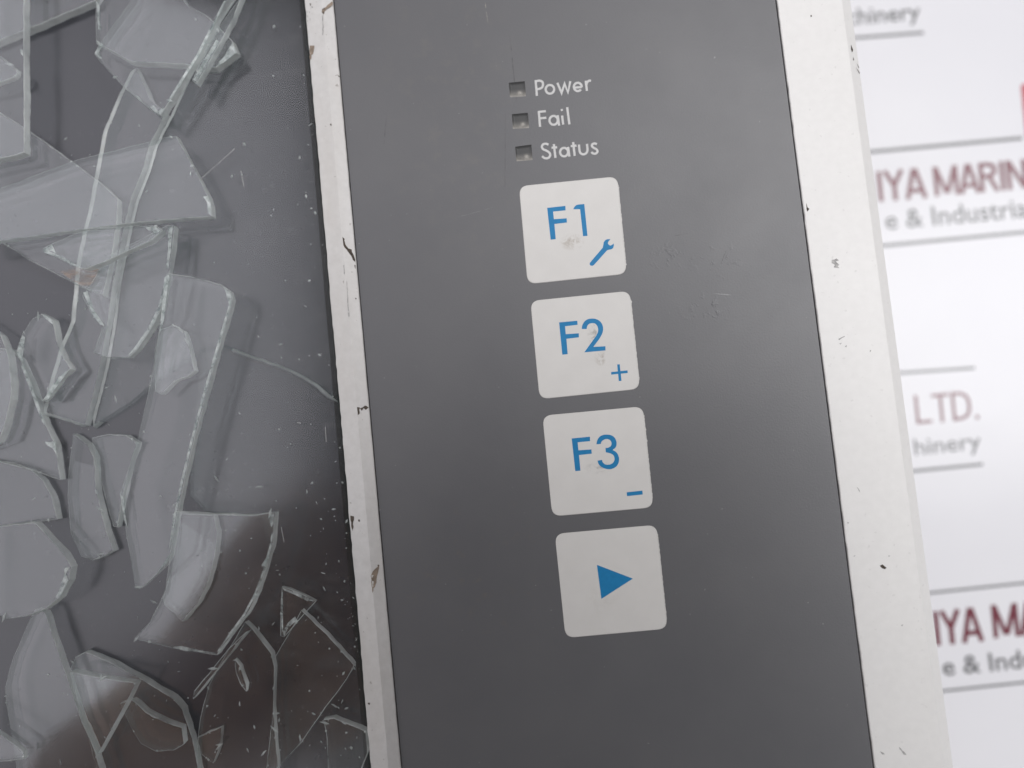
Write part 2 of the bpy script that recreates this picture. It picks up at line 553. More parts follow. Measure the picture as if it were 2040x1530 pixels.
lettering('chinery', (1688, 50), (1835, 37), 33, M_GREY, 0.012, 'grey word ending in hinery')
rule((1640, 80), (1840, 65), 6)
rule((1640, 311), (2037, 275), 7)
bold_print('IYA', (1748, 402), (1848, 394), 60, M_RED, 'dark red letters IYA')
bold_print('MARINE', (1862, 391), (2085, 372), 58, M_RED, 'dark red letters MARIN')
lettering('e & Industrial', (1766, 457), (2058, 431), 39, M_GREY, 0.008, 'grey words e & Industria')
rule((1690, 496), (2160, 451), 7)
rule((1700, 749), (1942, 733), 6)
bold_print('LTD.', (1824, 846), (1956, 834), 58, M_RED, 'dark red letters LTD.', 0.105)
lettering('hinery', (1824, 907), (1956, 893), 34, M_GREY, 0.004, 'grey word hinery beside the panel edge')
rule((1720, 948), (1958, 925), 6)
rule((1760, 1191), (2160, 1149), 5)
bold_print('IYA', (1862, 1287), (1960, 1277), 68, M_RED, 'dark red letters IYA in the lower row')
bold_print('MARINE', (1979, 1272), (2215, 1250), 66, M_RED, 'dark red letters MA in the lower row')
lettering('e & Industrial', (1880, 1346), (2172, 1318), 38, M_GREY, 0.012, 'grey words e & Ind, lower row')
rule((1790, 1386), (2160, 1347), 5)
z = Z_SHEET + 0.05
lg = [un(*p, z) for p in ((2034, 172), (2040, 166), (2110, 160), (2120, 168), (2135, 262), (2128, 270), (2052, 277), (2044, 270))]
on(flat_up('logo', lg, z, M_LOGO), sheet)['label'] = 'rounded red emblem cut by the picture edge'

# ------------------------------------------------------------------ operator panel
panel = empty('operator_panel', (0, 0, 0))
tag(panel, 'grey machine operator panel with smashed display, blue-on-white function keys and light metal rim', 'control panel')
Y0, Y1 = -170.0, 110.0
XL, XRG, XBL, XML, XMR, XRI, XRB, XRO = -28.05, -25.55, -23.95, -23.80, 39.20, 39.40, 48.55, 50.30
Z_LCD, GT = -3.6, 1.35


def prism(name, prof, mat, parent=panel, y0=Y0, y1=Y1, jit=None, steps=1):
    """Profile (x, z) run along the panel's length; jit[i] roughens profile point i."""
    n = len(prof); vs, fs = [], []
    for s in range(steps + 1):
        y = y0 + (y1 - y0) * s / steps
        for i, (x, zz) in enumerate(prof):
            j = jit.get(i, 0) if jit else 0
            k = random.gauss(0, j) if j else 0
            vs.append((x + k, y, zz - abs(k) * 0.3))
    for s in range(steps):
        for i in range(n):
            j = (i + 1) % n
            fs.append((s * n + i, s * n + j, (s + 1) * n + j, (s + 1) * n + i))
    fs += [tuple(range(n)), tuple(range(steps * n, (steps + 1) * n))]
    return mesh_obj(name, vs, fs, mat, parent)


# housing: the light rim at right with its chamfered outer edge, and the tray under everything
prism('rim', [(XRI, -2.0), (XRI, 0.17), (XRI + 0.10, 0.25), (XRB - 0.15, 0.25), (XRB, 0.20), (XRO, -1.25), (XRO, -38.0), (XRI, -38.0)], M_PAINT, steps=260,
      jit={1: 0.018, 2: 0.018, 4: 0.012})
prism('housing', [(-142, -4.2), (XRI - 0.02, -4.2), (XRI - 0.02, -36.0), (-142, -36.0)], M_PAINT)
prism('membrane_backing', [(XML - 0.1, -0.45), (XRI - 0.03, -0.45), (XRI - 0.03, -4.15), (XML - 0.1, -4.15)], M_GAP)
# bar between display and keypad: two facets meeting in a ridge
prism('display_bar', [(XL, -3.6), (XL, 0.05), (XL + 0.10, 0.15), (XRG, 0.62), (XBL - 0.10, 0.24), (XBL, 0.15), (XBL, -3.6)], M_BAR, steps=300,
      jit={1: 0.035, 2: 0.025, 3: 0.025, 5: 0.012})
prism('display_border', [(-142, -4.1), (-142, 0.2), (-128, 0.2), (-128, -4.1)], M_BAR)
prism('display_screen', [(-127.9, Z_LCD), (XL - 0.02, Z_LCD), (XL - 0.02, -4.15), (-127.9, -4.15)], M_LCD)

prism('display_dark_strip', [(XL - 1.7, Z_LCD + 0.035), (XL - 0.03, Z_LCD + 0.035), (XL - 0.03, Z_LCD + 0.004), (XL - 1.7, Z_LCD + 0.004)], M_GAP)  # thin flat dark strip on the display beside the bar
# indicator lamps: square dents in the film
IND = [[(303, 368), (484, 350), (497, 520), (318, 532)], [(338, 722), (520, 706), (533, 878), (350, 888)], [(375, 1090), (558, 1065), (573, 1240), (390, 1254)]]
IND = [zoomed(q, 960, 100, 5.667) for q in IND]
mem = flat_up('membrane', [(XML, Y0), (XMR, Y0), (XMR, Y1), (XML, Y1)], 0.0, M_MEM, panel, [[(p.x, p.y) for p in q] for q in IND])
mem2 = prism('membrane_edge', [(XML, -0.02), (XMR, -0.02), (XMR, -0.40), (XML, -0.40)], M_GAP) if False else None
for q in IND:
    cx, cy = sum(p.x for p in q) / 4, sum(p.y for p in q) / 4
    N = 16; vs, fs, dust_or_light = [], [], []
    for i in range(N + 1):
        for j in range(N + 1):
            u, v = i / N, j / N
            p = (q[0] * (1 - u) + q[1] * u) * (1 - v) + (q[3] * (1 - u) + q[2] * u) * v
            e = min(u, 1 - u, v)
            fl = min(1, max(0, (1.0 - v) / 0.5))
            dz = -0.30 * min(1, e * 12) * min(1, (1 - v) * 4)
            dz += 0.10 * math.exp(-((u - 0.64) ** 2 + (v - 0.70) ** 2) / 0.012) * (0 < e and v < 1)
            dust_or_light.append(min(1.0, max(0.0, (v - 0.42) / 0.5) ** 1.3 * (0.75 + random.uniform(-.2, .2)) + 0.9 * math.exp(-((u - 0.64) ** 2 + (v - 0.68) ** 2) / 0.012)))  # lit lower part and bump of the dent, painted into the colour
            vs.append((p.x, p.y, dz))
    for i in range(N):
        for j in range(N):
            a = i * (N + 1) + j
            fs.append((a, a + 1, a + N + 2, a + N + 1))
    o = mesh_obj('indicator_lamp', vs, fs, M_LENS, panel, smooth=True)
    at = o.data.attributes.new('lit_tone', 'FLOAT', 'POINT'); at.data.foreach_set('value', dust_or_light)
    if sum(p.normal.z for p in o.data.polygons) < 0: o.data.flip_normals()


def cap_strokes():
    def S(l): return zoomed(l, 960, 100, 5.667)
    power = [[(607, 338), (621, 516)], [(612, 350), (652, 345), (682, 358), (690, 388), (680, 420), (650, 436), (618, 441)],
             arc(768, 442, 48, 49, 0, 360), [(852, 368), (900, 483), (934, 378), (972, 478), (998, 350)],
             [(1042, 424), (1128, 416)] , arc(1083, 415, 45, 47, -4, 322), [(1172, 345), (1186, 460)], smooth_line([(1178, 392), (1190, 362), (1208, 346), (1232, 345)])]
    power[1] = smooth_line(power[1])
    fail = [[(642, 686), (657, 866)], [(640, 697), (722, 689)], [(648, 770), (727, 763)], arc(810, 792, 47, 50, 0, 360), [(856, 734), (872, 852)],
            [(905, 738), (918, 840)], [(901, 664), (904, 686)], [(963, 645), (988, 838)]]
    status = [smooth_line([(752, 1068), (725, 1056), (692, 1063), (677, 1090), (692, 1118), (730, 1135), (764, 1160), (770, 1192), (746, 1218), (708, 1218), (680, 1196)]),
              [(812, 1060), (831, 1216)], [(786, 1102), (850, 1096)], arc(928, 1151, 45, 48, 0, 360), [(973, 1092), (988, 1202)],
              [(1030, 1038), (1048, 1194)], [(1002, 1084), (1068, 1077)],
              smooth_line([(1096, 1066), (1101, 1125), (1112, 1160), (1142, 1176), (1176, 1164), (1192, 1128), (1186, 1058)]),
              smooth_line([(1298, 1062), (1272, 1053), (1247, 1063), (1243, 1085), (1266, 1105), (1294, 1120), (1305, 1145), (1286, 1167), (1256, 1167), (1236, 1150)])]
    return [(S_, [S(l) for l in k]) for S_, k in (('Power', power), ('Fail', fail), ('Status', status))]


wpx = (un(1000, 200) - un(1004.5, 200)).length
for txt, st in cap_strokes():
    o = ribbon(st, wpx, 0.012, 'caption', M_WHITE, panel)
    o['label'] = 'white printed word ' + txt


def rounded(q, r, n=7):
    """Quad with rounded corners (mm)."""
    P = [Vector((p.x, p.y)) for p in q]; out = []
    for i in range(4):
        a, b, d = P[i - 1], P[i], P[(i + 1) % 4]
        u, v = (a - b).normalized(), (d - b).normalized()
        s, e = b + u * r, b + v * r
        for k in range(n + 1):
            t = k / n
            out.append(s * (1 - t) ** 2 + b * 2 * t * (1 - t) * 0.98 + b * 0.02 * 2 * t * (1 - t) + e * t * t)
    return [(p.x, p.y) for p in out]


def key(ci, corners, inks, stains, label):
    q = [un(*p) for p in corners]
    mt = mat_key(stains)
    pts = rounded(q, 1.35)
    o = slab('key', pts, 0.10, 0.12, mt, panel, 0.07)
    o['label'] = label
    for nm, (pp, ox, oy, k) in inks:
        poly = zoomed(pp, ox, oy, k)
        flat_up(nm, poly, 0.108, M_BLUE, o)
    # ragged right print edge
    rag = []
    a, b = q[1], q[2]
    d = (b - a); nrm = Vector((-d.y, d.x, 0)).normalized()
    if nrm.x < 0: nrm = -nrm
    N = 90
    for i in range(N + 1):
        t = 0.09 + 0.82 * i / N
        rag.append(a + d * t + nrm * (0.02 + abs(random.gauss(0, 0.045))))
    back = [a + d * 0.91 - nrm * 0.05, a + d * 0.09 - nrm * 0.05]
    flat_up('key_edge', rag + back, 0.010, mt, o)
    return o


F1 = [('legend', ([(612, 507), (858, 480), (862, 540), (692, 557), (703, 660), (876, 648), (880, 705), (710, 725), (728, 930), (660, 938)], 1000, 340, 6.8)),
      ('legend', ([(965, 525), (978, 498), (1002, 472), (1035, 461), (1115, 455), (1158, 885), (1098, 890), (1058, 525)], 1000, 340, 6.8)),
      ('wrench_icon', ([(1186, 1268), (1192, 1248), (1365, 1045), (1372, 1010), (1378, 970), (1400, 942), (1430, 930), (1468, 930), (1440, 965), (1433, 985), (1445, 1005), (1465, 1018), (1485, 1010), (1512, 990), (1516, 1015), (1505, 1050), (1480, 1068), (1450, 1072), (1425, 1080), (1245, 1280), (1222, 1292), (1198, 1287)], 1000, 340, 6.8))]
F2 = [('legend', ([(502, 493), (748, 470), (752, 525), (582, 545), (592, 652), (768, 640), (770, 695), (600, 715), (618, 922), (545, 930)], 1040, 570, 6.8)),
      ('legend', (smooth_line([(808, 582), (815, 535), (840, 487), (882, 453), (940, 441), (1000, 447), (1052, 475), (1085, 520), (1098, 578), (1085, 645), (1050, 710)], 3) + [(965, 825), (1128, 815), (1130, 872), (843, 898)] + smooth_line([(1000, 680), (1025, 632), (1030, 580), (1015, 535), (985, 508), (945, 503), (905, 515), (882, 545), (875, 582)], 3), 1040, 570, 6.8)),
      ('plus_icon', ([(1288, 1062), (1322, 1060), (1332, 1152), (1428, 1142), (1430, 1178), (1337, 1187), (1346, 1283), (1310, 1287), (1300, 1190), (1208, 1200), (1205, 1165), (1296, 1156)], 1040, 570, 6.8))]
F3 = [('legend', ([(468, 500), (715, 475), (718, 535), (548, 552), (560, 660), (735, 648), (740, 705), (568, 725), (587, 935), (517, 942)], 1070, 800, 6.8)),
      ('legend', (smooth_line([(803, 578), (812, 530), (840, 482), (885, 455), (940, 447), (1000, 455), (1045, 485), (1072, 535), (1075, 590), (1055, 630), (1025, 655), (1065, 680), (1095, 720), (1110, 775), (1100, 835), (1065, 885), (1005, 912), (945, 913), (880, 890), (835, 850), (818, 800)], 3) + smooth_line([(878, 790), (890, 825), (925, 852), (965, 855), (1010, 842), (1040, 810), (1048, 770), (1035, 730), (1000, 705), (955, 692), (930, 688)], 3) + smooth_line([(925, 628), (960, 625), (995, 605), (1008, 570), (998, 535), (970, 512), (930, 508), (890, 525), (868, 550), (862, 574)], 3), 1070, 800, 6.8)),
      ('minus_icon', ([(1212, 1228), (1425, 1205), (1430, 1258), (1218, 1280)], 1070, 800, 6.8))]
PL = [('arrow_icon', ([(667, 520), (1105, 688), (722, 935)], 1080, 1040, 6.12))]
BR, GR = (0.36, 0.31, 0.25), (0.30, 0.29, 0.27)


def st(px, py, rx_, ry_, col, s):
    p = un(px, py); return (p.x, p.y, rx_, ry_, col, s)


key(0, [(1033.8, 371), (1230, 351.5), (1248.7, 546), (1051, 566.5)], F1, [st(1140, 482, 1.9, 1.3, BR, 0.75)], 'white key F1 with a small wrench symbol')
key(1, [(1056.5, 599.5), (1254.7, 579.5), (1275, 775), (1075, 795.5)], F2, [st(1195, 712, 0.9, 1.3, BR, 0.9), st(1182, 664, 1.0, 2.0, GR, 0.7)], 'white key F2 with a plus symbol')
key(2, [(1080.6, 828), (1281, 809.5), (1301.6, 1011), (1100.2, 1029)], F3, [st(1192, 932, 2.2, 0.9, GR, 0.8)], 'white key F3 with a minus symbol')
key(3, [(1105.3, 1063.5), (1308, 1045.5), (1330, 1252.5), (1126.6, 1271)], PL, [st(1200, 1190, 3, 3, BR, 0.12)], 'white key with a blue arrow head')


def mark(name, pts, mat, zz=0.0, jag=0.05, thick=0.02):
    """A chip or smear lying a hair proud of the surface."""
    P = [un(*p, zz) for p in pts]
    out = []
    for i in range(len(P)):
        a, b = P[i], P[(i + 1) % len(P)]
        k = max(1, int((b - a).length / 0.25))
        for s in range(k):
            p = a.lerp(b, s / k)
            out.append((p.x + random.gauss(0, jag), p.y + random.gauss(0, jag)))
    if area2(out) < 0: out = out[::-1]
    return out


def bar_z(x):
    if x < XRG: return 0.15 + (x - XL - 0.1) / (XRG - XL - 0.1) * 0.47
    return 0.62 - (x - XRG) / (XBL - 0.1 - XRG) * 0.38


def bar_mark(name, pts, mat, jag=0.04):
    out = mark(name, pts, mat, 0.3, jag)
    loops = [[Vector((p[0], p[1], 0)) for p in out]]
    tr = tessellate_polygon(loops)
    vs = [(p[0], p[1], bar_z(p[0]) + 0.03) for p in out]
    fs = []
    for t in tr:
        a, b, d = (vs[i] for i in t)
        if (b[0]-a[0])*(d[1]-a[1]) - (d[0]-a[0])*(b[1]-a[1]) < 0: t = t[::-1]
        fs.append(tuple(t))
    me = bpy.data.meshes.new(name); me.from_pydata([Vector(v) * MM for v in vs], [], fs); me.materials.append(mat)
    o = bpy.data.objects.new(name, me); COL.objects.link(o); o.parent = panel
    return o


def zb(l, ox, oy, k): return [(ox + x / k, oy + y / k) for x, y in l]


bar_mark('paint_chip', zb([(318, 92), (330, 102), (341, 142), (360, 172), (384, 180), (402, 225), (409, 272), (393, 258), (372, 215), (348, 183), (325, 152), (319, 115)], 600, 450, 3.823), M_CHIP)
bar_mark('paint_chip', zb([(405, 297), (412, 300), (414, 328), (408, 318)], 600, 450, 3.823), M_CHIP, 0.02)
bar_mark('paint_chip', zb([(434, 1381), (450, 1386), (447, 1435), (437, 1440), (432, 1410)], 600, 450, 3.823), M_CHIP, 0.03)
bar_mark('paint_chip', zb([(456, 1384), (470, 1378), (482, 1366), (505, 1368), (508, 1386), (490, 1398), (475, 1390), (462, 1398)], 600, 450, 3.823), M_CHIP, 0.09)
bar_mark('scratch', zb([(349, 420), (353, 420), (360, 520), (364, 600), (373, 690), (362, 694), (357, 600), (354, 520)], 600, 450, 3.823), M_PALE, 0.02)
bar_mark('scratch', zb([(327, 300), (331, 300), (336, 372), (331, 372)], 600, 450, 3.823), M_PALE, 0.02)
bar_mark('brown_smear', zb([(302, 464), (306, 470), (296, 520), (288, 566), (271, 606), (266, 560), (265, 520), (276, 488)], 640, 950, 2.638), M_TAN, 0.04)
bar_mark('paint_chip', zb([(298, 460), (306, 464), (303, 472), (297, 468)], 640, 950, 2.638), M_CHIP, 0.02)
bar_mark('paint_chip', zb([(150, 205), (170, 210), (172, 222), (166, 240), (168, 270), (160, 290), (158, 250)], 640, 950, 2.638), M_CHIP, 0.03)
bar_mark('brown_smear', zb([(622, 58), (540, 130), (512, 185), (495, 165), (498, 140), (515, 110), (560, 70), (612, 12)], 560, 0, 6), M_TAN, 0.04)
bar_mark('paint_chip', zb([(535, 128), (512, 180), (496, 160), (500, 128), (520, 110)], 560, 0, 6), M_CHIP, 0.03)
bar_mark('scratch', zb([(625, 62), (540, 128), (535, 120), (622, 54)], 560, 0, 6), M_PALE, 0.02)
for i in range(11):
    x, y = random.uniform(305, 372), random.uniform(5, 250)
    bar_mark('paint_chip', zb([(x, y), (x + random.uniform(6, 16), y + random.uniform(4, 14)), (x + random.uniform(0, 12), y + random.uniform(16, 40))], 560, 0, 6), M_CHIP if i % 2 else M_PALE, 0.03)
bar_mark('brown_smear', zb([(345, 545), (400, 545), (395, 600), (365, 660), (352, 715), (340, 690), (338, 610)], 560, 0, 6), M_TAN, 0.06)
bar_mark('scratch', zb([(500, 190), (512, 190), (512, 290), (520, 340), (508, 430), (498, 430), (503, 320)], 560, 0, 6), M_PALE, 0.04)
for x, y, s in ((675, 152, 3), (716, 1037, 4), (735, 1402, 4), (709, 595, 3), (748, 700, 3), (660, 250, 4), (693, 1150, 3)):
    bar_mark('paint_chip', [(x - s * .5, y - s * .4), (x + s * .3, y - s * .6), (x + s * .5, y + s * .3), (x - s * .2, y + s * .5)], M_CHIP, 0.02)


def rim_mark(pts, mat, jag=0.03):
    out = mark('m', pts, mat, 0.25, jag)
    o = flat_up('paint_chip', out, 0.262, mat, panel)


for pts, mt in (([(1657, 518), (1666, 515), (1671, 519), (1665, 521), (1672, 527), (1669, 530), (1673, 534), (1661, 533), (1664, 528), (1657, 524)], M_PALE),
                ([(1752, 1127), (1758, 1125), (1766, 1131), (1763, 1134), (1757, 1131)], M_CHIP),
                ([(1614, 31), (1617, 30), (1618, 33), (1615, 34)], M_CHIP),
                ([(1706, 970), (1709, 972), (1714, 981), (1711, 978)], M_PALE),
                ([(1688, 1039), (1692, 1041), (1689, 1043)], M_PALE),
                ([(1672, 684), (1677, 682), (1674, 687)], M_PALE), ([(1683, 690), (1687, 687), (1686, 692)], M_PALE),
                ([(1700, 1108), (1704, 1106), (1702, 1109)], M_PALE), ([(1769, 1107), (1773, 1106), (1771, 1109)], M_PALE),
                ([(1795, 1245), (1799, 1244), (1797, 1248)], M_PALE), ([(1753, 1497), (1760, 1499), (1763, 1503), (1757, 1502)], M_PALE),
                ([(1790, 1488), (1798, 1494), (1806, 1503), (1801, 1503)], M_PALE),
                ([(1606, 404), (1609, 412), (1612, 416), (1608, 422), (1606, 416)], M_CHIP), ([(1733, 697), (1736, 699), (1733, 701)], M_PALE),
                ([(1670, 675), (1684, 668), (1682, 671), (1671, 678)], M_PALE)):
    rim_mark(pts, mt)
for pts in (((1696, 88), (1701, 97), (1698, 104), (1695, 98)), ((1701, 112), (1703, 118), (1700, 120)), ((1711, 121), (1717, 127), (1716, 130)), ((1706, 131), (1718, 138), (1718, 142), (1712, 136))):
    out = mark('m', pts, M_CHIP, -0.2, 0.02)
    vs = []
    for x, y in out:
        t = min(1, max(0, (x - XRB) / (XRO - XRB)))
        vs.append((x, y, 0.20 - 1.45 * t + 0.03))
    me = bpy.data.meshes.new('paint_chip')
    fs = [tuple(t) for t in tessellate_polygon([[Vector((p[0], p[1], 0)) for p in out]])]
    me.from_pydata([Vector(v) * MM for v in vs], [], fs); me.materials.append(M_CHIP)
    o = bpy.data.objects.new('paint_chip', me); COL.objects.link(o); o.parent = panel

# ------------------------------------------------------------------ broken glass


def fragment(name, px, ztop, thick, face_mat, parent=None, jag=0.05, tilt=None, flare=0.02, left_slope=0.0):
    P = [un(x, y, ztop) for x, y in px]
    if area2(P) < 0: P = P[::-1]
    out = []
    for i in range(len(P)):
        a, b = P[i], P[(i + 1) % len(P)]
        L = (b - a).length
        k = max(1, min(60, int(L / 0.8)))
        nrm = Vector((-(b - a).y, (b - a).x, 0)).normalized() if L else Vector()
        for s in range(k):
            j = random.gauss(0, jag * 0.55) if s else 0
            out.append(a.lerp(b, s / k) + nrm * j)
    n = len(out)
    cx = sum((p.x for p in out)) / n; cy = sum((p.y for p in out)) / n
    rad = max((p - Vector((cx, cy, p.z))).length for p in out)
    ta = tilt if tilt is not None else (random.uniform(-1, 1), random.uniform(-1, 1))
    lim = 0.10 / rad
    def dz(x, y): return ((x - cx) * ta[0] + (y - cy) * ta[1]) * lim
    vs, side = [], [False] * n
    for ring, (dep, jg) in enumerate(((0, 0), (thick * (0.2 if left_slope else 0.06), 0.0), (thick * 0.55, jag), (thick, jag * 1.2))):
        ph, ph2 = random.uniform(0, 6), random.uniform(0, 6)
        for i, p in enumerate(out):
            a, b = out[i - 1], out[(i + 1) % n]
            t = (b - a).normalized(); nr = Vector((t.y, -t.x, 0))      # outward
            side[i] = nr.x < -0.3
            k = (0.0, 0.09, 0.09 + flare * 0.5, 0.08 + flare * (0.8 + 0.5 * math.sin(i * 0.21 + ph2)))[ring] + max(0.0, -nr.x) * left_slope * (0, 0.55, 0.8, 1.0)[ring] + jg * (0.7 * math.sin(i * 0.55 + ph) + random.gauss(0, 0.45))
            q = p + nr * k
            vs.append((q.x - cx, q.y - cy, ztop - dep + dz(q.x, q.y)))
    fs, mi = [tuple(range(n)), tuple(reversed(range(3 * n, 4 * n)))], [0, 0]
    for r in range(3):
        for i in range(n):
            j = (i + 1) % n
            fs.append((r * n + i, (r + 1) * n + i, (r + 1) * n + j, r * n + j)); mi.append((1 if left_slope and side[i] else 3) if parent else (1 if r or left_slope else 2))
    me = bpy.data.meshes.new(name)
    zb_ = ztop - thick
    me.from_pydata([Vector((v[0], v[1], v[2] - zb_)) * MM for v in vs], [], fs)
    me.materials.append(face_mat); me.materials.append(M_EDGE); me.materials.append(M_ARRIS); me.materials.append(M_CRACK)
    for p, i in zip(me.polygons, mi): p.material_index = i
    bm = bmesh.new(); bm.from_mesh(me); bmesh.ops.recalc_face_normals(bm, faces=bm.faces); bm.to_mesh(me); bm.free()
    o = bpy.data.objects.new(name, me); COL.objects.link(o)
    o.location = Vector((cx, cy, zb_)) * MM
    if parent: o.parent = parent
    return o


# what is left of the pane in its frame, split by one crack
PANE_A = [(486, -60), (470, 0), (410, 90), (345, 232), (315, 290), (300, 342), (277, 400), (265, 450), (253, 510), (241, 570), (231, 650), (219, 720), (205, 780), (187, 846),
          (260, 800), (330, 740), (400, 695), (450, 688), (500, 708), (560, 728), (600, 746), (632, 765), (655, 785), (672, 798), (669, 740), (650, 520), (603, 0), (599, -60)]
PANE_B = [(673, 801), (655, 787), (631, 767), (600, 748), (560, 730), (500, 710), (450, 690), (402, 697.5), (392, 800), (382, 900), (378, 985), (408, 1018), (522, 1032), (534, 1090), (522, 1140), (500, 1195), (466, 1254), (492, 1246), (536, 1305), (540, 1340), (538, 1480), (546, 1600), (741, 1600), (734, 1530), (705, 1180)]
ZP = Z_LCD + 0.05 + GT
fragment('screen_pane', PANE_A, ZP, GT, M_PANE, panel, 0.04, (0, 0), 0.0, 0.95)['label'] = 'large piece of pane still held by the bar, above the crack'
fragment('screen_pane', PANE_B, ZP, GT, M_PANE, panel, 0.02, (0.0, 0), -0.05)['label'] = 'large piece of pane still held by the bar, below the crack'

